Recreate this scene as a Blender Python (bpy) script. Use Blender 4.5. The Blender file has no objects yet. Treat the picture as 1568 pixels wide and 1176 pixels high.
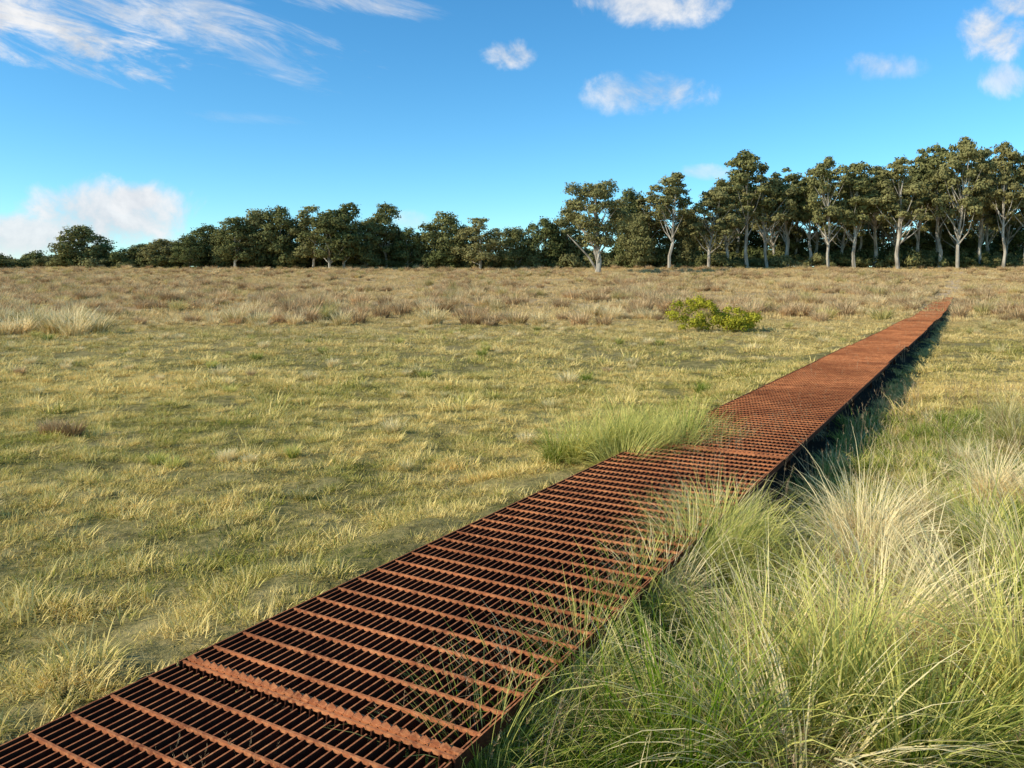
import bpy, math, random
import numpy as np
from mathutils import Vector, noise as mnoise
rng=np.random.default_rng(7); random.seed(7)
scene=bpy.context.scene
F=1220.0; CZ=1.82; HZ=440.0; DECK=0.32
U=np.array([0.5,0.8660254]); N=np.array([0.8660254,-0.5]); NC=-2.08; HW=0.66
SEND=80.0

# ---------------------------------------------------------------- terrain
def base_h(y):
    if y<42: return 0.0
    if y<160: return 5.5*((y-42)/118.0)**1.35
    s=0.0629; t=min(y-160,40.0)
    return 5.5+s*(t-t*t/80.0)
def gz(x,y):
    nn=0.8660254*x-0.5*y
    z=base_h(y)
    z-=0.13*math.exp(-((nn+1.15)/0.45)**2)
    z+=0.16*math.exp(-((nn+3.2)/0.5)**2)
    if y<60: z+=0.035*mnoise.noise(Vector((x*0.7,y*0.7,0)))+0.05*mnoise.noise(Vector((x*2.1,y*2.1,4)))
    if y>40: z+=0.22*mnoise.noise(Vector((x*0.05,y*0.05,2)))*min(1,(y-40)/30)
    return z
def gp(px,py,d=None):
    if d is None: d=CZ*F/(py-HZ)
    return ((px-784)*d/F, d)

# ---------------------------------------------------------------- node helpers
class NT:
    def __init__(s,nt): s.nt=nt; s.n=nt.nodes; s.l=nt.links
    def node(s,t,**k):
        n=s.n.new(t)
        for a,b in k.items(): setattr(n,a,b)
        return n
    def set(s,sock,v):
        if isinstance(v,bpy.types.NodeSocket): s.l.new(v,sock)
        else: sock.default_value=v
    def m(s,op,a,b=0.0,c=0.0,clamp=False):
        n=s.node('ShaderNodeMath',operation=op,use_clamp=clamp)
        s.set(n.inputs[0],a); s.set(n.inputs[1],b)
        if op in('MULTIPLY_ADD',): s.set(n.inputs[2],c)
        return n.outputs[0]
    def mix(s,f,a,b,bt='MIX'):
        n=s.node('ShaderNodeMix',data_type='RGBA',blend_type=bt)
        s.set(n.inputs[0],f)
        for i,v in((6,a),(7,b)):
            if isinstance(v,tuple) and len(v)==3: v=v+(1,)
            s.set(n.inputs[i],v)
        return n.outputs[2]
    def noise(s,vec,scale,detail=3,rough=0.5,dist=0.0):
        n=s.node('ShaderNodeTexNoise'); 
        if vec is not None: s.l.new(vec,n.inputs['Vector'])
        n.inputs['Scale'].default_value=scale; n.inputs['Detail'].default_value=detail
        n.inputs['Roughness'].default_value=rough; n.inputs['Distortion'].default_value=dist
        return n.outputs[0]
    def mr(s,v,a,b,c=0.0,d=1.0,smooth=False):
        n=s.node('ShaderNodeMapRange')
        if smooth: n.interpolation_type='SMOOTHSTEP'
        s.set(n.inputs[0],v)
        for i,q in enumerate((a,b,c,d)): n.inputs[i+1].default_value=q
        return n.outputs[0]
    def attr(s,name):
        n=s.node('ShaderNodeAttribute'); n.attribute_name=name; return n.outputs['Fac']
def newmat(name):
    m=bpy.data.materials.new(name); m.use_nodes=True
    t=NT(m.node_tree); t.n.clear()
    out=t.node('ShaderNodeOutputMaterial')
    return m,t,out
def pathcoord(t):
    g=t.node('ShaderNodeNewGeometry'); sp=t.node('ShaderNodeSeparateXYZ'); t.l.new(g.outputs['Position'],sp.inputs[0])
    nn=t.m('SUBTRACT',t.m('MULTIPLY',sp.outputs[0],0.8660254),t.m('MULTIPLY',sp.outputs[1],0.5))
    return g.outputs['Position'],sp.outputs[0],sp.outputs[1],nn

def grass_mat(name,green,straw,bias=0.4,kn=1.6,kr=0.9,ki=0.3,kh=0.25,far=0.75,transl=0.25,fa=(0.44,0.29,0.13),fb=(0.86,0.62,0.33)):
    m,t,out=newmat(name)
    pos,x,y,nn=pathcoord(t)
    n1=t.noise(pos,0.9,3,0.65); n2=t.noise(pos,0.16,2,0.5)
    oi=t.node('ShaderNodeObjectInfo').outputs['Random']
    f=t.m('MULTIPLY',t.m('SUBTRACT',n1,0.5),kn)
    f=t.m('ADD',f,t.m('MULTIPLY',t.m('SUBTRACT',n2,0.5),2.2))
    f=t.m('ADD',f,t.m('MULTIPLY',t.m('SUBTRACT',t.attr('r'),0.5),kr))
    f=t.m('ADD',f,t.m('MULTIPLY',t.m('SUBTRACT',oi,0.5),ki))
    f=t.m('ADD',f,t.m('MULTIPLY',t.attr('h'),kh))
    f=t.m('ADD',f,bias,clamp=True)
    col=t.mix(f,green,straw)
    fy=t.m('MULTIPLY',t.mr(y,12,58),far)
    tan=t.mix(t.m('ADD',t.m('MULTIPLY',oi,0.5),t.m('MULTIPLY',t.attr('r'),0.5)),fa,fb)
    col=t.mix(fy,col,tan)
    p=t.node('ShaderNodeBsdfDiffuse'); t.l.new(col,p.inputs[0])
    tr=t.node('ShaderNodeBsdfTranslucent'); t.l.new(col,tr.inputs[0])
    mx=t.node('ShaderNodeMixShader'); mx.inputs[0].default_value=transl
    t.l.new(p.outputs[0],mx.inputs[1]); t.l.new(tr.outputs[0],mx.inputs[2]); t.l.new(mx.outputs[0],out.inputs[0])
    return m
M_carpet=grass_mat('low_grass',(0.22,0.22,0.036),(0.80,0.59,0.19),bias=0.48,ki=.4)
M_short=grass_mat('short_grass',(0.38,0.36,0.06),(0.98,0.74,0.28),bias=0.60,ki=.8)
M_tg=grass_mat('tussock_green',(0.14,0.22,0.014),(0.86,0.74,0.22),bias=0.1,ki=0.7,kh=0.6,kn=1.0,far=0.6,transl=.32)
M_ts=grass_mat('tussock_straw',(0.34,0.30,0.06),(0.98,0.79,0.42),bias=0.46,ki=0.8,kh=0.55,kn=0.8,far=0.5,transl=.3)
M_tb=grass_mat('tussock_brown',(0.34,0.21,0.09),(0.80,0.56,0.29),bias=0.35,ki=0.8,kh=0.5,kn=0.8,far=0.5,fa=(.33,.21,.10),fb=(.82,.58,.31))
M_dry=grass_mat('dry_stem',(0.25,0.14,0.06),(0.66,0.47,0.27),bias=0.4,kn=0.3,ki=0.6)

def rust_mat(name,a,b,c2):
    m,t,out=newmat(name)
    pos,x,y,nn=pathcoord(t)
    n1=t.noise(pos,3.0,5,0.6); n2=t.noise(pos,45,4,0.6); n3=t.noise(pos,0.7,5,0.7)
    c=t.mix(t.mr(n1,0.35,0.65),a,b)
    c=t.mix(t.mr(n2,0.4,0.7),c,c2)
    c=t.mix(t.m('MULTIPLY',t.mr(n3,0.42,0.6),0.6),c,tuple(q*.8 for q in a))
    p=t.node('ShaderNodeBsdfPrincipled'); t.l.new(c,p.inputs['Base Color']); p.inputs['Roughness'].default_value=0.9
    p.inputs['Specular IOR Level'].default_value=0.12
    b=t.node('ShaderNodeBump'); b.inputs['Strength'].default_value=0.5; b.inputs['Distance'].default_value=0.003
    t.l.new(n2,b.inputs['Height']); t.l.new(b.outputs[0],p.inputs['Normal']); t.l.new(p.outputs[0],out.inputs[0])
    return m
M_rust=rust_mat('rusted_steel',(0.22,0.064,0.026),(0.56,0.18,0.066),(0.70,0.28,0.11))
M_rust_shade=rust_mat('dark_rusted_steel',(0.042,0.014,0.007),(0.08,0.026,0.012),(0.11,0.036,0.016))  # rust darkened in colour: painted shade between the bars and below the deck

def ground_mat():
    m,t,out=newmat('pasture_ground')
    pos,x,y,nn=pathcoord(t)
    n1=t.noise(pos,0.9,4,0.65); n2=t.noise(pos,9,6,0.7)
    n4=t.noise(pos,2.5,5,0.7)
    f=t.m('ADD',t.m('MULTIPLY',t.m('SUBTRACT',n1,0.5),1.6),t.m('MULTIPLY',t.m('SUBTRACT',n2,0.5),2.2))
    f=t.m('ADD',f,0.45,clamp=True)
    c=t.mix(f,(0.12,0.115,0.027),(0.44,0.33,0.13))
    c=t.mix(t.mr(n4,0.52,0.68),c,(0.085,0.075,0.025))
    tan=t.mix(t.mr(n4,0.3,0.7),(0.28,0.18,0.08),(0.66,0.46,0.24))
    c=t.mix(t.mr(y,18,55,0,0.9),c,tan)
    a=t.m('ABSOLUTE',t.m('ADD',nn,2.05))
    deck_soil_shade=t.m('MULTIPLY',t.mr(a,0.9,0.65),t.mr(y,70,68))
    c=t.mix(deck_soil_shade,c,t.mix(n4,(0.012,0.009,0.006),(0.05,0.035,0.022)))  # bare soil beneath the deck, painted near-black to stand in for its shade
    trk=t.m('MULTIPLY',t.m('MULTIPLY',t.mr(a,1.0,0.5),t.mr(y,68,70)),t.mr(n4,.3,.6,.3,.8))
    c=t.mix(trk,c,(0.64,0.45,0.27))
    p=t.node('ShaderNodeBsdfPrincipled'); t.l.new(c,p.inputs['Base Color']); p.inputs['Roughness'].default_value=1.0
    p.inputs['Specular IOR Level'].default_value=0.05
    b=t.node('ShaderNodeBump'); b.inputs['Strength'].default_value=0.8; b.inputs['Distance'].default_value=0.05
    t.l.new(t.m('ADD',n2,n4),b.inputs['Height']); t.l.new(b.outputs[0],p.inputs['Normal']); t.l.new(p.outputs[0],out.inputs[0])
    return m
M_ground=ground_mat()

def leaf_mat(name,dark,light,hi,tint=0.35):
    m,t,out=newmat(name)
    oi=t.node('ShaderNodeObjectInfo').outputs['Random']
    f=t.m('ADD',t.m('MULTIPLY',t.attr('r'),0.45),t.m('MULTIPLY',t.attr('h'),0.55))
    c=t.mix(f,dark,light)
    c=t.mix(t.m('MULTIPLY',oi,tint),c,hi)
    p=t.node('ShaderNodeBsdfDiffuse'); t.l.new(c,p.inputs[0])
    tr=t.node('ShaderNodeBsdfTranslucent'); t.l.new(c,tr.inputs[0])
    mx=t.node('ShaderNodeMixShader'); mx.inputs[0].default_value=0.12
    t.l.new(p.outputs[0],mx.inputs[1]); t.l.new(tr.outputs[0],mx.inputs[2]); t.l.new(mx.outputs[0],out.inputs[0])
    return m
M_leaf=leaf_mat('eucalypt_leaves',(0.07,0.08,0.028),(0.31,0.29,0.105),(0.33,0.27,0.115),.45)
M_leafd=leaf_mat('dark_leaves',(0.045,0.06,0.02),(0.20,0.205,0.068),(0.23,0.20,0.08))
M_shrub=leaf_mat('yellow_shrub_leaves',(0.18,0.19,0.02),(0.60,0.52,0.055),(0.50,0.43,0.04),0.2)
def bark_mat():
    m,t,out=newmat('eucalypt_bark')
    pos,x,y,nn=pathcoord(t)
    mp=t.node('ShaderNodeMapping'); mp.inputs['Scale'].default_value=(1.5,1.5,0.3); t.l.new(pos,mp.inputs[0])
    n1=t.noise(mp.outputs[0],1.2,4,0.6)
    c=t.mix(t.mr(n1,0.35,0.65),(0.18,0.145,0.10),(0.58,0.51,0.40))
    p=t.node('ShaderNodeBsdfPrincipled'); t.l.new(c,p.inputs['Base Color']); p.inputs['Roughness'].default_value=0.8
    t.l.new(p.outputs[0],out.inputs[0]); return m
M_bark=bark_mat()

# ---------------------------------------------------------------- mesh helpers
def mesh_from(name,V,Fc,mats,r=None,h=None,mi=None,smooth=False):
    me=bpy.data.meshes.new(name)
    me.from_pydata(V.tolist() if hasattr(V,'tolist') else V,[],Fc.tolist() if hasattr(Fc,'tolist') else Fc)
    for m in mats: me.materials.append(m)
    if r is not None: me.attributes.new('r','FLOAT','POINT').data.foreach_set('value',np.asarray(r,dtype=np.float32))
    if h is not None: me.attributes.new('h','FLOAT','POINT').data.foreach_set('value',np.asarray(h,dtype=np.float32))
    if mi is not None: me.polygons.foreach_set('material_index',np.asarray(mi,dtype=np.int32))
    if smooth: me.polygons.foreach_set('use_smooth',[True]*len(me.polygons))
    me.update(); return me
def obj(name,me,coll=None):
    o=bpy.data.objects.new(name,me); (coll or scene.collection).objects.link(o); return o

def blades(n,rad,L0,L1,w,th0,th1,S=3,outw=0.7,centers=None,seed=0,cs=.08):
    g=np.random.default_rng(seed)
    a=g.uniform(0,2*np.pi,n); rr=rad*np.sqrt(g.uniform(0,1,n))
    bx=rr*np.cos(a); by=rr*np.sin(a)
    if centers:
        cc=g.uniform(-1,1,(centers,2))*rad; k=g.integers(0,centers,n)
        bx=cc[k,0]+g.normal(0,rad*cs,n); by=cc[k,1]+g.normal(0,rad*cs,n)
        a=np.arctan2(by-cc[k,1],bx-cc[k,0])
    az=np.where(g.uniform(0,1,n)<outw,a+g.normal(0,0.5,n),g.uniform(0,2*np.pi,n))
    L=g.uniform(L0,L1,n)*g.uniform(0.7,1,n)
    t0=g.uniform(th0[0],th0[1],n); t1=g.uniform(th1[0],th1[1],n)
    P=np.zeros((n,S+1,3)); P[:,0,0]=bx; P[:,0,1]=by; P[:,0,2]=-0.015
    for k in range(S):
        th=np.minimum(t0+t1*((k+0.5)/S)**1.3,2.6)
        P[:,k+1,0]=P[:,k,0]+L/S*np.sin(th)*np.cos(az); P[:,k+1,1]=P[:,k,1]+L/S*np.sin(th)*np.sin(az)
        P[:,k+1,2]=P[:,k,2]+L/S*np.cos(th)
    tw=az+np.pi/2+g.normal(0,0.6,n)
    W=np.stack([np.cos(tw),np.sin(tw),g.normal(0,0.2,n)],1)*(w*g.uniform(0.5,1.4,n))[:,None]/2
    V=np.zeros((n,S+1,2,3)); 
    for k in range(S+1):
        f=max(0.08,(1-(k/S))**0.6)
        V[:,k,0]=P[:,k]-W*f; V[:,k,1]=P[:,k]+W*f
    idx=(np.arange(n)*(S+1)*2)[:,None]+(np.arange(S)*2)[None,:]
    Fc=np.stack([idx,idx+1,idx+3,idx+2],-1).reshape(-1,4)
    r=np.repeat(g.uniform(0,1,n),(S+1)*2); h=np.tile(np.repeat(np.arange(S+1)/S,2),n)
    return V.reshape(-1,3),Fc,r,h
def combine(parts):
    Vs=[];Fs=[];rs=[];hs=[];o=0
    for V,Fc,r,h in parts:
        Vs.append(V);Fs.append(Fc+o);rs.append(r);hs.append(h);o+=len(V)
    return np.concatenate(Vs),np.concatenate(Fs),np.concatenate(rs),np.concatenate(hs)

def coll_of(name,defs):
    c=bpy.data.collections.new(name)
    for i,(geo,mat) in enumerate(defs):
        V,Fc,r,h=geo
        o=bpy.data.objects.new(f'{name}_{i:02d}',mesh_from(f'{name}_{i:02d}',V,Fc,[mat],r,h)); c.objects.link(o)
    return c

def scatter(name,coll,P,R,S,I):
    me=bpy.data.meshes.new(name); me.from_pydata([tuple(p) for p in P],[],[])
    me.attributes.new('rotv','FLOAT_VECTOR','POINT').data.foreach_set('vector',np.asarray(R,dtype=np.float32).ravel())
    me.attributes.new('sclv','FLOAT_VECTOR','POINT').data.foreach_set('vector',np.asarray(S,dtype=np.float32).ravel())
    me.attributes.new('idx','INT','POINT').data.foreach_set('value',np.asarray(I,dtype=np.int32))
    o=obj(name,me)
    ng=bpy.data.node_groups.new(name+'_gn','GeometryNodeTree')
    ng.interface.new_socket('Geometry',in_out='INPUT',socket_type='NodeSocketGeometry')
    ng.interface.new_socket('Geometry',in_out='OUTPUT',socket_type='NodeSocketGeometry')
    gi=ng.nodes.new('NodeGroupInput'); go=ng.nodes.new('NodeGroupOutput')
    ip=ng.nodes.new('GeometryNodeInstanceOnPoints'); ci=ng.nodes.new('GeometryNodeCollectionInfo')
    ci.inputs['Collection'].default_value=coll; ci.inputs['Separate Children'].default_value=True; ci.inputs['Reset Children'].default_value=True
    def na(nm,ty):
        q=ng.nodes.new('GeometryNodeInputNamedAttribute'); q.data_type=ty; q.inputs['Name'].default_value=nm; return q.outputs['Attribute']
    er=ng.nodes.new('FunctionNodeEulerToRotation')
    L=ng.links.new
    L(gi.outputs[0],ip.inputs['Points']); L(ci.outputs[0],ip.inputs['Instance']); ip.inputs['Pick Instance'].default_value=True
    L(na('idx','INT'),ip.inputs['Instance Index']); L(na('rotv','FLOAT_VECTOR'),er.inputs[0]); L(er.outputs[0],ip.inputs['Rotation'])
    L(na('sclv','FLOAT_VECTOR'),ip.inputs['Scale']); L(ip.outputs[0],go.inputs[0])
    md=o.modifiers.new('scatter','NODES'); md.node_group=ng
    return o

# ---------------------------------------------------------------- ground sheet
def axis(a0,a1,fine0,fine1,step,grow):
    v=list(np.arange(fine0,fine1+1e-6,step)); s=step
    while v[-1]<a1: s*=grow; v.append(v[-1]+s)
    s=step
    while v[0]>a0: s*=grow; v.insert(0,v[0]-s)
    return v
xs=axis(-1600,1600,-7,10,0.16,1.06); ys=axis(-60,1800,0,16,0.16,1.045)
V=[(x,y,gz(x,y)) for y in ys for x in xs]; nx=len(xs)
Fc=[(j*nx+i,j*nx+i+1,(j+1)*nx+i+1,(j+1)*nx+i) for j in range(len(ys)-1) for i in range(nx-1)]
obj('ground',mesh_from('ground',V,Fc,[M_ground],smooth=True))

# ---------------------------------------------------------------- walkway
def pw(s,n):
    return (U[0]*s+N[0]*n, U[1]*s+N[1]*n)
def dz(s):
    return DECK+base_h(1.04+0.866*s)-0.2*max(0,min(1,(s-40)/35))
def addbox(V,Fc,s0,s1,n0,n1,t0,t1):
    a=dz(s0); b=dz(s1); k=len(V)
    for s,zz in((s0,a),(s1,b)):
        for n in(n0,n1):
            x,y=pw(s,n)
            V.append((x,y,zz+t0)); V.append((x,y,zz+t1))
    for f in((0,2,3,1),(4,5,7,6),(1,3,7,5),(0,4,6,2),(0,1,5,4),(2,6,7,3)): Fc.append(tuple(k+i for i in f))
walk=bpy.data.objects.new('grated_walkway',None); scene.collection.objects.link(walk)
def part(name,V,Fc,mats,mi=None):
    o=obj(name,mesh_from(name,V,Fc,mats,mi=mi)); o.parent=walk; return o
V=[];Fc=[];nb=33
segs=[-1.5]+[2.08+5.1*i for i in range(0,7)]
while segs[-1]<SEND: segs.append(segs[-1]+2.55)
random.seed(5)
OFF=[(0,0)]+[(random.uniform(-.03,.03),random.uniform(-.012,.012)) for _ in segs]
def panel(s):
    i=0
    while i<len(segs)-1 and s>segs[i+1]: i+=1
    return OFF[i]
for i,(a,b) in enumerate(zip(segs[:-1],segs[1:])):
    on,oz=OFF[i]
    for k in range(nb):
        n=NC-HW+0.02+k*(2*HW-0.04)/(nb-1)+on+random.uniform(-.0015,.0015)
        addbox(V,Fc,a+0.006,b-0.006,n-0.003,n+0.003,-0.042+oz,oz)
part('bearing_bars',V,Fc,[M_rust_shade,M_rust],[1 if i%6==2 else 0 for i in range(len(Fc))])  # tops plain rust, sides carry the shade in their colour
V=[];Fc=[]
s=-1.5
while s<segs[-1]:
    j=random.uniform(-0.004,0.004); on,oz=panel(s); q=s+random.uniform(-.004,.004)
    addbox(V,Fc,q-0.0048,q+0.0048,NC-HW+0.006+on,NC+HW-0.006+on,-0.008+j*0.3+oz,0.005+j*0.3+oz)
    s+=0.15
part('cross_bars',V,Fc,[M_rust])
V=[];Fc=[]
for i,(a,b) in enumerate(zip(segs[:-1],segs[1:])):
    on,oz=OFF[i]
    for n in(NC-HW+on,NC+HW+on): addbox(V,Fc,a+.004,b-.004,n-0.003,n+0.003,-0.042+oz,0.007+oz)
part('edge_bands',V,Fc,[M_rust_shade,M_rust],[1 if i%6==2 else 0 for i in range(len(Fc))])
V=[];Fc=[];i=0
while 2.08+5.1*i<segs[-1]:
    s0=2.13+5.1*i; on,oz=panel(s0)
    addbox(V,Fc,s0-0.012,s0+0.012,NC-HW+0.004+on,NC+HW-0.004+on,-0.02+oz,0.007+oz)
    if i<3:
        n=NC-HW+0.02+on
        while n<NC+HW-0.04+on:
            k=len(V); z=dz(s0)+0.007+oz
            for (ss,n2,t) in((s0-0.016,n,0),(s0+0.016,n,0),(s0-0.016,n+0.03,0),(s0+0.016,n+0.03,0),(s0-.003,n+0.008,0.018),(s0,n+0.026,0.004)):
                x,y=pw(ss,n2); V.append((x,y,z+t-0.002))
            for f in((0,1,4),(0,4,5,2),(1,3,5,4),(2,5,3)): Fc.append(tuple(k+q for q in f))
            n+=0.041
    i+=1
part('serrated_joint_bars',V,Fc,[M_rust])
V=[];Fc=[];s=0.8
while s<segs[-1]:
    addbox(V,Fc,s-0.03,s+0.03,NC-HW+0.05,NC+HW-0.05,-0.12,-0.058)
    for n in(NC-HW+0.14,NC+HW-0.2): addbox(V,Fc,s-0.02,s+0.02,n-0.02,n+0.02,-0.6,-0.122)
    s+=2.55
part('bearers_and_posts',V,Fc,[M_rust_shade])

# ---------------------------------------------------------------- grass
def sample(n,d0,d1,cond=None,margin=1.8,scale=(0.8,1.3),zs=1.0,k=4,tilt=0.08,hn=0.0,hf=1.3):
    P=[];R=[];S=[];I=[]
    while len(P)<n:
        d=math.sqrt(random.uniform(d0*d0,d1*d1)); w=0.66*d+margin
        x=random.uniform(-w,w)
        nn=0.8660254*x-0.5*d
        if abs(nn-NC)<HW+0.03 and (d<70 or random.random()<.7): continue
        if cond and not cond(x,d,nn): continue
        s=random.uniform(*scale)
        if hn: s*=1+hn*mnoise.noise(Vector((x*hf,d*hf,7)))
        P.append((x,d,gz(x,d))); R.append((random.gauss(0,tilt),random.gauss(0,tilt),random.uniform(0,6.283)))
        S.append((s,s,s*random.uniform(0.75,1.25)*zs)); I.append(random.randrange(k))
    return P,R,S,I
carpet=coll_of('carpet',[(blades(260,0.27,0.025,0.055,0.006,(0.4,1.35),(0.1,0.9),2,0.3,seed=i),M_carpet) for i in range(4)])
tuft=coll_of('tuft',[(blades(75,0.08,0.055,0.125,0.0058,(0.1,1.2),(0.3,1.3),3,0.75,seed=20+i),M_short) for i in range(4)])
midt=coll_of('midt',[(blades(70,0.15,0.09,0.20,0.012,(0.1,1.1),(0.3,1.3),3,0.8,seed=30+i),M_short) for i in range(4)])
mid=coll_of('mid',[(blades(240,0.6,0.05,0.11,0.014,(0.3,1.3),(0.1,0.9),2,0.7,centers=20,seed=40+i),M_carpet) for i in range(4)])
farp=coll_of('farp',[(blades(190,1.1,0.16,0.38,0.032,(0.05,0.9),(0.1,0.9),2,0.8,centers=13,seed=60+i),M_short) for i in range(4)])
scatter('meadow_grass',carpet,*sample(3300,1.6,15,lambda x,d,nn: nn<-2.6 or nn>-1.4,hn=0.3))
def fld(x,d): return mnoise.noise(Vector((x*1.6,d*1.9,3)))+0.9*mnoise.noise(Vector((x*3.8,d*4.6,9)))
def clumpy(x,d,nn): return fld(x,d)>random.uniform(-0.25,0.18)
scatter('meadow_grass_tufts',tuft,*sample(9600,1.6,17,clumpy,hn=0.9,hf=2.4,scale=(0.6,1.3)))
def clumpy2(x,d,nn): return mnoise.noise(Vector((x*.8,d*.5,13)))+0.6*mnoise.noise(Vector((x*2,d*1.3,9)))>random.uniform(-0.15,0.3)
scatter('pasture_grass_tufts',midt,*sample(7600,11,55,clumpy2,hn=0.9,hf=.9,scale=(0.6,1.5)))
scatter('pasture_grass',mid,*sample(3800,13,50,scale=(0.8,1.25),hn=0.3))
scatter('far_pasture_grass',farp,*sample(7600,44,166,margin=6,scale=(0.7,1.3)))

TG=[(blades(430,0.09,0.42,0.92,0.0078,(0.02,0.6),(0.3,2.0),6,0.9,seed=80+i),M_tg) for i in range(3)]
TS=[(blades(430,0.10,0.42,0.92,0.0078,(0.02,0.65),(0.3,2.1),6,0.9,seed=90+i),M_ts) for i in range(3)]
long_=[(blades(140,0.26,0.10,0.26,0.0068,(0.1,1.0),(0.3,1.3),4,0.7,centers=5,seed=100+i),(M_ts if i==0 else M_tg)) for i in range(4)]
tus=coll_of('tus',TG+TS)
lng=coll_of('lng',long_)
P=[];R=[];S=[];I=[]
def addt(x,d,s,kind,z=None):
    P.append((x,d,gz(x,d) if z is None else z)); R.append((random.gauss(0,.1),random.gauss(0,.1),random.uniform(0,6.28)))
    S.append((s*random.uniform(.9,1.15),)*2+(s*random.uniform(.9,1.12),)); I.append((0 if kind=='g' else 3)+random.randrange(3))
for px,py,s,k in [(790,1260,.7,'g'),(900,1215,.85,'g'),(1000,1140,.9,'s'),(960,1230,.95,'g'),(1130,1180,1.05,'g'),(1060,1230,1,'g'),(1290,1150,1,'g'),(1220,1240,1,'s'),(1380,1230,1,'g'),(1450,1180,1.0,'g'),(1560,1120,1.05,'g'),(1090,1010,.9,'g'),(1180,1040,.85,'s'),
  (1350,1040,1.0,'s'),(1260,1010,.9,'g'),(1490,1020,1,'s'),(1600,1000,1,'g'),(1330,900,.95,'s'),(1400,940,.9,'s'),(1120,920,.95,'g'),(1070,905,.9,'g'),(1150,870,.7,'g'),(1220,920,.8,'g'),(1500,860,.85,'g'),(1570,900,.9,'s'),
  (1260,820,.5,'g'),(1520,770,.8,'s'),(1480,715,.5,'s'),(1560,690,.75,'s'),(1310,850,1.0,'s'),(1340,860,.9,'s'),(1420,800,.65,'s'),(1600,800,.85,'s'),(1540,660,.7,'s'),
  (850,735,.65,'g'),(880,738,.75,'g'),(915,735,.85,'g'),(950,725,.85,'g'),(975,735,.7,'g'),(1000,722,.65,'g'),(1000,705,.6,'g'),(960,712,.75,'g'),
  (860,1090,.7,'g'),(920,1020,.7,'g'),(970,960,.7,'g'),(800,1160,.75,'g'),(740,1220,.7,'g'),(1020,920,.7,'g'),(890,1060,.7,'s'),(1000,950,.7,'s'),(830,1120,.7,'s')]:
    x,d=gp(px,py); addt(x,d,s*1.08,k)
for s_,n_,sc,k in [(6.7,-2.74,.8,'g'),(7.0,-2.72,.85,'g'),(7.3,-2.6,.9,'g'),(7.6,-2.66,.9,'g'),(7.5,-2.45,.8,'g'),(7.9,-2.55,.85,'g'),(8.2,-2.62,.85,'g'),(8.3,-2.35,.7,'s'),(8.0,-2.2,.7,'g'),(7.3,-2.3,.6,'g'),(7.7,-2.3,.7,'g'),(7.6,-2.1,.6,'s'),(8.5,-2.6,.8,'g'),(8.6,-2.4,.7,'g'),(8.1,-2.0,.55,'s'),(8.9,-2.55,.7,'g'),(7.1,-2.45,.6,'g'),
                  (4.5,-1.45,.8,'g'),(4.8,-1.52,.75,'s'),(5.1,-1.46,.8,'g'),(5.0,-1.68,.65,'g'),(5.35,-1.5,.75,'s'),(5.3,-1.7,.65,'g'),(5.6,-1.5,.65,'g'),(4.7,-1.3,.85,'g'),(5.2,-1.3,.85,'g'),(5.8,-1.45,.6,'s'),(5.6,-1.8,.55,'s'),(5.2,-1.9,.5,'g'),(4.8,-1.75,.5,'g'),(6.0,-1.6,.5,'s'),
                  (9.6,-1.9,.42,'s'),(9.8,-2.2,.4,'s'),(10.0,-1.7,.4,'s'),(6.6,-1.6,.45,'s'),(3.2,-1.48,.6,'g'),(3.7,-1.45,.65,'g'),(2.7,-1.48,.6,'s'),(3.0,-1.38,.65,'g'),(4.1,-1.42,.65,'s'),(2.3,-1.45,.6,'g')]:
    x,y=pw(s_,n_); addt(x,y,sc*1.05,k,z=0.02)
for _ in range(60):
    d=math.sqrt(random.uniform(2.2**2,9**2)); x=random.uniform(-0.5,0.7*d+2.0); nn=.866*x-.5*d
    if nn<(-1.2 if d<4.6 else -.7): continue
    addt(x,d,random.uniform(.4,.8)*(1.0 if d<6 else .75),random.choice('ggs'))
for _ in range(190):
    d=math.sqrt(random.uniform(9**2,45**2)); x=random.uniform(.3*d,0.7*d+3.0); nn=.866*x-.5*d
    if nn<-0.4: continue
    if mnoise.noise(Vector((x*.3,d*.3,1)))<0: continue
    addt(x,d,random.uniform(.35,.75),random.choice('gss'))
scatter('tussock_grass',tus,P,R,S,I)
scatter('long_grass',lng,*sample(950,1.6,11,lambda x,d,nn: nn>-1.36,scale=(.6,1.15),hn=.6))
ftus=coll_of('ftus',[(blades(190,0.28,0.45,0.95,0.034,(0.02,0.6),(0.2,1.2),3,0.9,seed=120+i),[M_tg,M_ts,M_tb,M_tb][i]) for i in range(4)])
P=[];R=[];S=[];I=[]
def addf(x,d,s,i=None):
    P.append((x,d,gz(x,d))); R.append((0,0,random.uniform(0,6.28))); S.append((s,s,s*random.uniform(.75,1.05))); I.append(random.choice([0,1,1,2,2,2,3,3]) if i is None else i)
n=0
while n<1200:
    d=math.sqrt(random.uniform(36**2,85**2)); x=random.uniform(-.7*d-4,.7*d+4); nn=.866*x-.5*d
    if abs(nn-NC)<1.1: continue
    if mnoise.noise(Vector((x*.12,d*.07,1)))<random.uniform(-.3,.35)+(.25 if d<42 else 0): continue
    addf(x,d,random.uniform(.6,1.55)); n+=1
while n<3300:
    d=math.sqrt(random.uniform(80**2,162**2)); x=random.uniform(-.7*d-4,.7*d+4); nn=.866*x-.5*d
    if abs(nn-NC)<1.0: continue
    if mnoise.noise(Vector((x*.09,d*.05,1)))<random.uniform(-.4,.3): continue
    addf(x,d,random.uniform(.7,1.5)); n+=1
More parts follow.
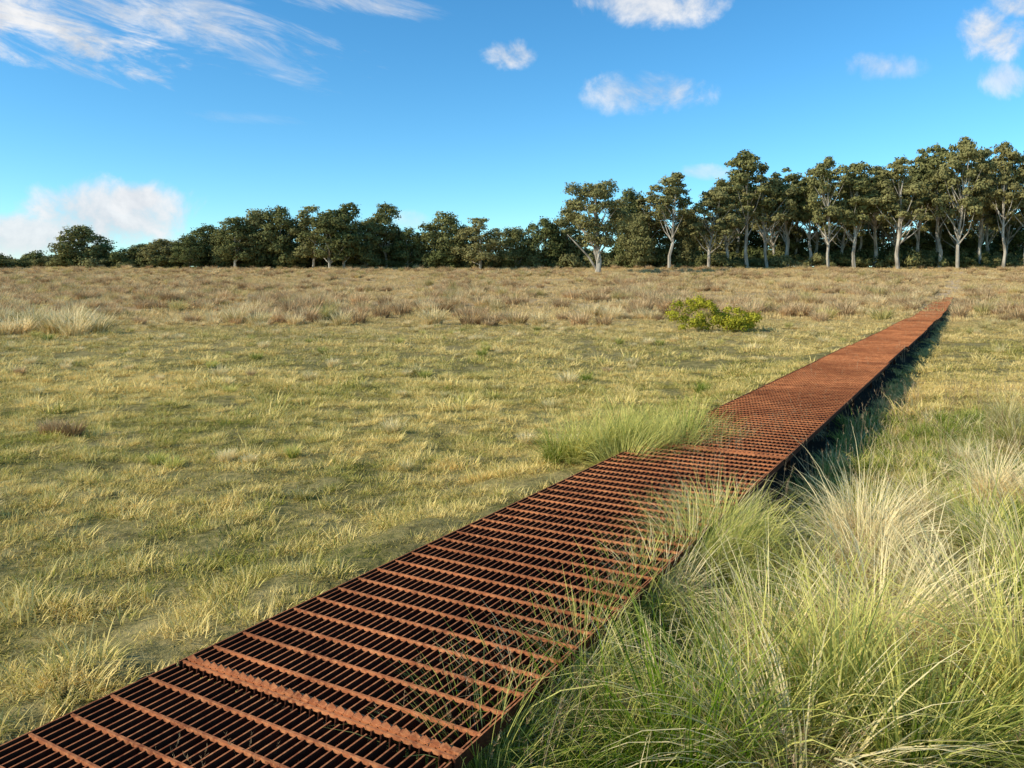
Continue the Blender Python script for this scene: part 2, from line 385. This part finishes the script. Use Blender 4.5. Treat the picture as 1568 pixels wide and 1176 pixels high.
for px,py in [(10,514),(20,512),(45,506),(60,508),(80,512),(100,515),(120,508),(140,505),(160,500),(150,478),(165,470),(120,500),(35,500),(560,470),(910,488),(930,485),(640,470),(1280,470),(30,470),(90,500),(110,512),(145,512)]:
    x,d=gp(px,py); addf(x+random.uniform(-.4,.4),min(d,60),random.uniform(1.1,1.7),1)
x,d=gp(400,503); addf(x,d,.75,1)
for px,d in [(445,52),(460,50),(478,51),(470,53),(515,62),(550,60),(700,56),(735,60),(860,55),(980,52),(990,53),(590,58),(250,64),(1120,56),(1160,58),(1000,60),(300,56),(330,60),(1200,60)]:
    x=(px-784)*d/F; addf(x,d,random.uniform(1.3,1.9),random.choice([2,3]))
for _ in range(230):
    d=math.sqrt(random.uniform(6**2,40**2)); x=random.uniform(-.7*d,.42*d); nn=.866*x-.5*d
    if nn>-3.4: continue
    addf(x,d,random.uniform(.14,.34)*(1 if d<14 else 1.35),random.choice([0,1,1,1]))
for px,py,s in [(75,665,.42),(110,672,.4),(90,668,.42),(240,708,.3),(265,712,.32),(190,540,.35),(30,575,.4),(310,515,.4),(385,575,.3),(930,568,.3)]:
    x,d=gp(px,py); addf(x,d,s*.8,random.choice([0,2]))
scatter('distant_tussock_grass',ftus,P,R,S,I)
def stem(seed):
    a=blades(9,0.05,0.3,0.6,0.003,(0.0,0.35),(0.05,0.5),4,.8,seed=seed)
    parts=[a]; g=np.random.default_rng(seed)
    Va=a[0].reshape(9,5,2,3)
    for b in range(9):
        tip=Va[b,4].mean(0); dr=tip-Va[b,3].mean(0); dr/=np.linalg.norm(dr)
        k=14; hv,hf,hr,hh=blades(k,0.001,.012,.03,.0035,(0.2,1.0),(0,.6),1,0,seed=seed*10+b)
        offs=np.repeat(-dr[None]*g.uniform(0,.09,k)[:,None]+tip[None],4,0); hv=hv+offs
        parts.append((hv,hf,hr,hh))
    return combine(parts)
stems=coll_of('stems',[(stem(150+i),M_dry) for i in range(4)])
P=[];R=[];S=[];I=[]
for px,py,sc in [(300,1176,.45),(390,1176,.5),(330,1190,.4),(640,1090,.5),(690,1040,.5),(850,1030,.6),(880,960,.6),(840,1000,.5),(800,1080,.6),(760,1120,.6),(950,900,.55),(720,1000,.3),(1020,830,.5),(1080,760,.5),(1100,720,.5),(1060,720,.5),(1150,680,.5),(1180,660,.6),(1210,650,.5),(1130,660,.6),(1160,640,.5),(1090,690,.6),(1110,750,.5),(1240,640,.4),(1020,700,.5),(1000,780,.4),(960,810,.4),(1050,790,.5),
   (1070,700,.6),(1075,720,.6),(1120,700,.6),(1170,650,.6),(1200,640,.6),(1190,655,.6),(1140,665,.6),(1150,690,.6),(1110,680,.6),(1220,635,.6),(1090,740,.6),
   (1300,545,.5),(1340,520,.6),(1350,505,.5),(1370,500,.6),(1320,530,.5),(1390,490,.5),(500,1010,.3),(450,1060,.3)]:
    for _ in range(3):
        d=1.5*F/(py-HZ); x=(px-784)*d/F+random.uniform(-.15,.15); P.append((x,d,0.06)); R.append((random.gauss(0,.15),random.gauss(0,.15),random.uniform(0,6.28))); S.append((sc*1.35,)*3); I.append(random.randrange(4))
for _ in range(420):
    s=random.uniform(35,segs[-1]) if random.random()<.75 else random.uniform(9,35); n=NC+random.uniform(-HW,HW); x,y=pw(s,n); P.append((x,y,dz(s)-.3)); R.append((0,0,random.uniform(0,6.28))); sc=random.uniform(.8,1.3)*(1 if s>45 else .75); S.append((sc*1.2,sc*1.2,sc)); I.append(random.randrange(4))
n=0
while n<240:
    d=math.sqrt(random.uniform(2.5**2,14**2)); x=random.uniform(-.2*d,.7*d+1); nn=.866*x-.5*d
    if nn<-1.4: continue
    P.append((x,d,gz(x,d))); R.append((random.gauss(0,.1),random.gauss(0,.1),random.uniform(0,6.28))); sc=random.uniform(.7,1.2); S.append((sc,)*3); I.append(random.randrange(4)); n+=1
scatter('dry_grass_stems',stems,P,R,S,I)

# ---------------------------------------------------------------- trees
def tube(pts,rad,sides=6):
    pts=np.array(pts,float); n=len(pts); V=[];Fc=[]
    for i in range(n):
        t=pts[min(i+1,n-1)]-pts[max(i-1,0)]; t/=np.linalg.norm(t)+1e-9
        a=np.cross(t,[0.3,1,0.1]); a/=np.linalg.norm(a); b=np.cross(t,a)
        for k in range(sides):
            q=2*np.pi*k/sides; V.append(pts[i]+rad[i]*(np.cos(q)*a+np.sin(q)*b))
    for i in range(n-1):
        for k in range(sides): Fc.append((i*sides+k,i*sides+(k+1)%sides,(i+1)*sides+(k+1)%sides,(i+1)*sides+k))
    return np.array(V),np.array(Fc)
def clump(g,c,r,n,size,flat=0.7):
    d=g.normal(0,1,(n,3)); d/=np.linalg.norm(d,axis=1)[:,None]
    d[:,2]=np.where(d[:,2]<-0.5,-d[:,2]*0.8,d[:,2])
    rad=r*g.uniform(0.35,1.12,n)**0.6
    lump=1+0.25*np.sin(d[:,0]*5+c[0]*3)*np.cos(d[:,1]*5+c[1])+0.18*np.sin(d[:,2]*7+c[2])
    p=c+d*(rad*lump)[:,None]*np.array([1,1,flat])
    nr=d+g.normal(0,0.38,(n,3)); nr/=np.linalg.norm(nr,axis=1)[:,None]
    a=np.cross(nr,g.normal(0,1,(n,3))); a/=np.linalg.norm(a,axis=1)[:,None]; b=np.cross(nr,a)
    s=(size*g.uniform(.6,1.3,n))[:,None]
    V=np.stack([p-a*s,p-b*s*.6,p+a*s,p+b*s*.6],1).reshape(-1,3)
    i=np.arange(n)*4; Fc=np.stack([i,i+1,i+2,i+3],1)
    return V,Fc,np.repeat(g.uniform(0,1,n),4),np.full(n*4,g.uniform(0,1))
def make_tree(name,seed,H,W,cb,ncl,leafmat,trunk_r=.35,cr=(1.1,2.1),nl=150,ls=.24,style='E'):
    g=np.random.default_rng(seed)
    lean=g.normal(0,.03,2)*H
    tp=[np.array([0,0,-.4])]
    for k in range(1,7):
        t=k/6; tp.append(np.array([lean[0]*t+g.normal(0,.18),lean[1]*t+g.normal(0,.18),H*.82*t]))
    Vs=[];Fs=[];R_=[];H_=[];MI=[];o=0
    def add(V,Fc,r,h,mi):
        nonlocal o
        Vs.append(V);Fs.extend((Fc+o).tolist());R_.append(r);H_.append(h);MI.extend([mi]*len(Fc));o+=len(V)
    def addtube(p,r):
        V,Fc=tube(p,r); add(V,Fc,np.zeros(len(V)),np.zeros(len(V)),0)
    addtube(tp,[trunk_r*(1-.8*k/6) for k in range(7)])
    cz0=H*cb; ch=H-cz0; cs=[]
    for k in range(ncl):
        for _ in range(30):
            t=g.uniform(0,1)
            if style=='E': prof=np.sin(np.pi*min(1,(t*.8+.2)))**.55
            elif style=='U': prof=(1-abs(t-.5)*1.1)**.6*(1.0 if t>.25 else .7)
            else: prof=max(0.05,1-max(0,t-.25)**2*1.55)**.5
            a=g.uniform(0,2*np.pi); rr=W/2*prof*g.uniform(.1,1)**.6
            r=g.uniform(*cr)
            rr=max(0,rr-r*.45)
            c=np.array([np.cos(a)*rr+lean[0]*t,np.sin(a)*rr+lean[1]*t,cz0+r*.5+t*(ch-r*1.15)])
            if all(np.linalg.norm((c-q[0])*np.array([1,1,1.2]))>.5*(r+q[1])*.85 for q in cs): break
        cs.append((c,r))
    for i,(c,r) in enumerate(cs):
        if i%2==0 and c[2]>H*.3:
            t=max(.12,min(.95,(c[2]-r*.6-H*.16)/(H*.82)*.85)); base=np.array([lean[0]*t,lean[1]*t,H*.82*t])
            midp=(base+c)/2+np.array([0,0,-.08*H*.3])+g.normal(0,.25,3)
            rb=trunk_r*(1-.8*t)*.5
            addtube([base,midp,c],[rb,rb*.6,rb*.15])
        V,Fc,rr_,hh=clump(g,c,r,int(nl*(r/1.6)**2),ls,.75 if style!='R' else .85)
        add(V,Fc,rr_,hh,1)
    if style=='U':
        V,Fc=tube([[0,0,.5],[-1.7,0,3.2],[-3.6,-.2,5.2],[-5.2,.2,7.0]],[.22,.17,.12,.05]); add(V,Fc,np.zeros(len(V)),np.zeros(len(V)),0)
    return mesh_from(name,np.concatenate(Vs),Fs,[M_bark,leafmat],np.concatenate(R_),np.concatenate(H_),MI)
TE=[make_tree(f'eucalyptus_{i}',200+i,22,10+i%3,[.40,.5,.34,.3,.46,.38][i],[36,32,40,40,34,38][i],M_leaf,.36,(0.7,1.9),320,.26) for i in range(6)]
TR=[make_tree(f'round_tree_{i}',300+i,10,9.5,.02,48,M_leafd if i%2 else M_leaf,.25,(0.8,1.8),320,.21,'R') for i in range(4)]
TM=[make_tree(f'medium_gum_{i}',350+i,13,9.5,.12,38,M_leaf if i%2 else M_leafd,.25,(0.8,1.8),320,.22,'E') for i in range(3)]
def put(name,me,h0,px,top,d,wpx=None,w0=None):
    x=(px-784)*d/F; z=gz(x,d); H=CZ+(HZ-top)*d/F-z; s=H/h0
    o=obj(name,me); o.location=(x,d,z-.1); sx=s if wpx is None else (wpx*d/F)/w0
    o.scale=(sx,sx,s); o.rotation_euler[2]=random.uniform(0,6.28); return o
random.seed(11)
E=[(360,328,'M'),(480,311,'M'),(527,303,'M'),(592,307,'M'),(735,330,'M'),(505,318,'M'),(990,292,'E'),(1025,262,'E'),(1085,286,'E'),(1112,268,'E'),(1145,230,'E'),(1175,248,'E'),(1205,256,'E'),(1240,268,'E'),(1268,240,'E'),(1308,242,'E'),(1338,254,'E'),(1375,240,'E'),(1405,226,'E'),(1438,218,'E'),(1466,210,'E'),(1502,219,'E'),(1535,218,'E'),(1572,230,'E'),(1615,230,'E'),(1660,240,'E'),(1720,235,'E')]
for i,(px,top,k) in enumerate(E):
    d=160+random.uniform(-4,8)
    if k=='E': put('eucalyptus_tree',TE[i%6],22,px,top,d,wpx=random.uniform(74,102),w0=11)
    else: put('gum_tree',TM[i%3],13,px,top,d,wpx=random.uniform(72,90),w0=9.5)
for i,px in enumerate(range(1100,1760,30)):
    put('eucalyptus_tree',TE[(i*5+2)%6],22,px+random.uniform(-12,12),288-(px-1100)*.06-random.uniform(0,30),random.uniform(172,190),wpx=80,w0=11)
RR=[(128,346,82),(215,373,70),(255,365,70),(315,342,70),(395,322,75),(432,316,75),(560,333,60),(625,347,50),(678,326,75),(714,345,50),(790,346,60),(832,331,66),(868,318,60),(962,290,70),(1052,322,60),(290,358,50),(345,348,50),(455,345,60),(-20,390,70),(-80,370,80),(975,330,60),(1010,335,60),(600,350,60),(650,352,40)]
for i,(px,top,w) in enumerate(RR):
    put('broadleaf_tree',TR[i%4],10,px,top,163+random.uniform(-4,6),wpx=w*1.15,w0=9.5)
for i,px in enumerate(range(1060,1780,42)):
    put('broadleaf_tree',TR[(i*3+1)%4],10,px+random.uniform(-15,15),350-random.uniform(0,25),random.uniform(182,196),wpx=82,w0=9.5)
hero=make_tree('spreading_tree_mesh',411,17,13.5,.27,52,M_leaf,.5,(0.9,1.8),320,.22,'U')
h=put('spreading_gum_tree',hero,17,915,273,140,wpx=122,w0=13.5); h.rotation_euler[2]=0.15
g0=[]
for i in range(4):
    gg=np.random.default_rng(500+i); ps=[]
    for k in range(9):
        c=np.array([gg.uniform(-2.2,2.2),gg.uniform(-1.5,1.5),gg.uniform(.3,2.6)]); ps.append(clump(gg,c,gg.uniform(.8,1.3),150,.22,.9))
    g0.append((combine(ps),M_leafd if i%2 else M_leaf))
us=coll_of('understorey',g0)
P=[];R=[];S=[];I=[]
for k in range(640):
    px=random.uniform(-150,1800); d=random.uniform(162,184) if k<480 else random.uniform(190,205); x=(px-784)*d/F
    s=random.uniform(.6,1.3)
    if k>=480: s*=1.5
    if 742<px<775: s*=.6
    if px<90: s*=.7
    P.append((x,d,gz(x,d)-.3)); R.append((0,0,random.uniform(0,6.28))); S.append((s,s,s*random.uniform(.7,1.1))); I.append(random.randrange(4))
scatter('distant_undergrowth',us,P,R,S,I)
gg=np.random.default_rng(77); ps=[]
for k in range(70):
    u=gg.uniform(-1,1); hh=1.55*(1-.45*abs(u+.3))*(0.6 if .15<u<.35 else 1)
    c=np.array([u*1.75,gg.uniform(-.7,.7),.1+gg.uniform(0,1)*(hh-.15)])
    ps.append(clump(gg,c,gg.uniform(.18,.34),170,.042,1.0))
Vq,Fq,rq,hq=combine(ps)
sh=obj('yellow_green_shrub',mesh_from('yellow_green_shrub',Vq,Fq,[M_shrub],rq,hq)); x,d=gp(1092,508); sh.location=(x,d,gz(x,d))

def hill_mat():
    m,t,out=newmat('distant_hill_forest'); pos,x,y,nn=pathcoord(t)
    c=t.mix(t.noise(pos,.03,4),(0.05,0.08,0.09),(0.09,0.12,0.12))
    p=t.node('ShaderNodeBsdfPrincipled'); t.l.new(c,p.inputs['Base Color']); p.inputs['Roughness'].default_value=1
    t.l.new(p.outputs[0],out.inputs[0]); return m
V=[];Fc=[]
for i in range(81):
    x=-1150+i*9; t_=i/80; hgt=(46+8*math.sin(i*.17)+3*math.sin(i*.5))*min(1,(1-t_)*3)
    V+= [(x,860,0),(x,900,hgt),(x,1000,0)]
for i in range(80):
    k=i*3; Fc+=[(k,k+3,k+4,k+1),(k+1,k+4,k+5,k+2)]
obj('distant_hill',mesh_from('distant_hill',V,Fc,[hill_mat()],smooth=True))

# ---------------------------------------------------------------- light, sky
az=math.atan2(-0.93,-0.36); el=math.radians(30)
to=Vector((math.sin(az)*math.cos(el),math.cos(az)*math.cos(el),math.sin(el)))
sl=bpy.data.lights.new('sun','SUN'); sl.energy=5.0; sl.angle=math.radians(.5); sl.color=(1,.93,.78)
so=bpy.data.objects.new('sun',sl); scene.collection.objects.link(so); so.rotation_euler=(-to).to_track_quat('-Z','Y').to_euler(); so.location=(-20,-10,30)
w=bpy.data.worlds.new('World'); scene.world=w; w.use_nodes=True; t=NT(w.node_tree); t.n.clear()
out=t.node('ShaderNodeOutputWorld'); bg=t.node('ShaderNodeBackground'); bg.inputs[1].default_value=.12; t.l.new(bg.outputs[0],out.inputs[0])
sky=t.node('ShaderNodeTexSky'); sky.sky_type='NISHITA'; sky.sun_disc=False; sky.sun_elevation=el; sky.sun_rotation=az%(2*math.pi); sky.altitude=900; sky.ozone_density=2.0; sky.dust_density=.3
hs=t.node('ShaderNodeHueSaturation'); hs.inputs['Saturation'].default_value=1.25; hs.inputs['Value'].default_value=1.0; hs.inputs['Hue'].default_value=.495
t.l.new(sky.outputs[0],hs.inputs['Color'])
skyc=t.mix(1.0,hs.outputs[0],(1.08,1.55,1.66),'MULTIPLY')
tc=t.node('ShaderNodeTexCoord'); sp=t.node('ShaderNodeSeparateXYZ'); t.l.new(tc.outputs['Generated'],sp.inputs[0])
yy=t.m('MAXIMUM',sp.outputs[1],.05); u=t.m('DIVIDE',sp.outputs[0],yy); v=t.m('DIVIDE',sp.outputs[2],yy)
cb=t.node('ShaderNodeCombineXYZ'); t.l.new(u,cb.inputs[0]); t.l.new(v,cb.inputs[1])
nz=t.noise(cb.outputs[0],14,9,.62,.3)
mp=t.node('ShaderNodeMapping'); mp.inputs['Rotation'].default_value=(0,0,math.radians(18)); t.l.new(cb.outputs[0],mp.inputs[0])
mp2=t.node('ShaderNodeMapping'); mp2.inputs['Scale'].default_value=(1.3,6,1); t.l.new(mp.outputs[0],mp2.inputs[0])
nc=t.noise(mp2.outputs[0],4.5,10,.68,.5)
def cl(px,py,rx,ry,amp=1.0,nk=2.6,n=None,rot=0,soft=1.3):
    u0=(px-784)/F; v0=(HZ-py)/F
    du=t.m('SUBTRACT',u,u0); dv=t.m('SUBTRACT',v,v0)
    if rot:
        c,s=math.cos(rot),math.sin(rot)
        a=t.m('ADD',t.m('MULTIPLY',du,c),t.m('MULTIPLY',dv,s)); b=t.m('SUBTRACT',t.m('MULTIPLY',dv,c),t.m('MULTIPLY',du,s)); du,dv=a,b
    a=t.m('MULTIPLY',du,F/rx); b=t.m('MULTIPLY',dv,F/ry)
    q=t.m('ADD',t.m('MULTIPLY',a,a),t.m('MULTIPLY',b,b))
    k=t.m('ADD',t.m('SUBTRACT',.95,q),t.m('MULTIPLY',t.m('SUBTRACT',n or nz,.5),nk*1.6))
    return t.m('MULTIPLY',t.mr(k,0,soft,0,1,True),amp)
ms=[cl(995,5,140,38,.92),cl(785,82,48,26,.88),cl(993,140,106,40,.92,2.0),cl(1350,103,85,26,.55,2.2),cl(1530,50,80,50,.92),cl(1540,120,42,30,.65),cl(1560,10,55,34,.9),
    cl(165,332,170,66,.92,1.8,soft=.95),cl(40,362,200,48,.9,1.7,soft=1.0),cl(205,308,66,34,.95,1.6,soft=.9),cl(630,338,35,18,.4),cl(1080,264,50,14,.45),
    cl(80,40,240,70,1.0,3.1,nc,-.3,1.4),cl(230,12,330,56,.85,3.3,nc,-.3,1.7),cl(560,8,150,22,.65,3.2,nc,-.15,1.7),cl(400,90,140,24,.45,3,nc,-.4,1.8),cl(370,180,90,12,.2,3,nc,-.1,2)]
mk=ms[0]
for q in ms[1:]: mk=t.m('MAXIMUM',mk,q)
mk=t.m('MULTIPLY',mk,t.mr(sp.outputs[1],.1,.2))
cc=t.mix(t.mr(nz,.35,.62),(5.0,5.4,6.0),(7.6,7.65,7.8))
fin=t.mix(mk,skyc,cc)
t.l.new(fin,bg.inputs[0])

cd=bpy.data.cameras.new('camera'); cam=bpy.data.objects.new('camera',cd); scene.collection.objects.link(cam); scene.camera=cam
cd.sensor_width=36; cd.lens=36*F/1568; cd.shift_y=-(588-HZ)/1568; cd.clip_end=5000; cd.clip_start=.05
cam.location=(0,0,CZ); cam.rotation_euler=(math.radians(90),0,0)
scene.view_settings.view_transform='Standard'; scene.view_settings.look='None'; scene.view_settings.exposure=0
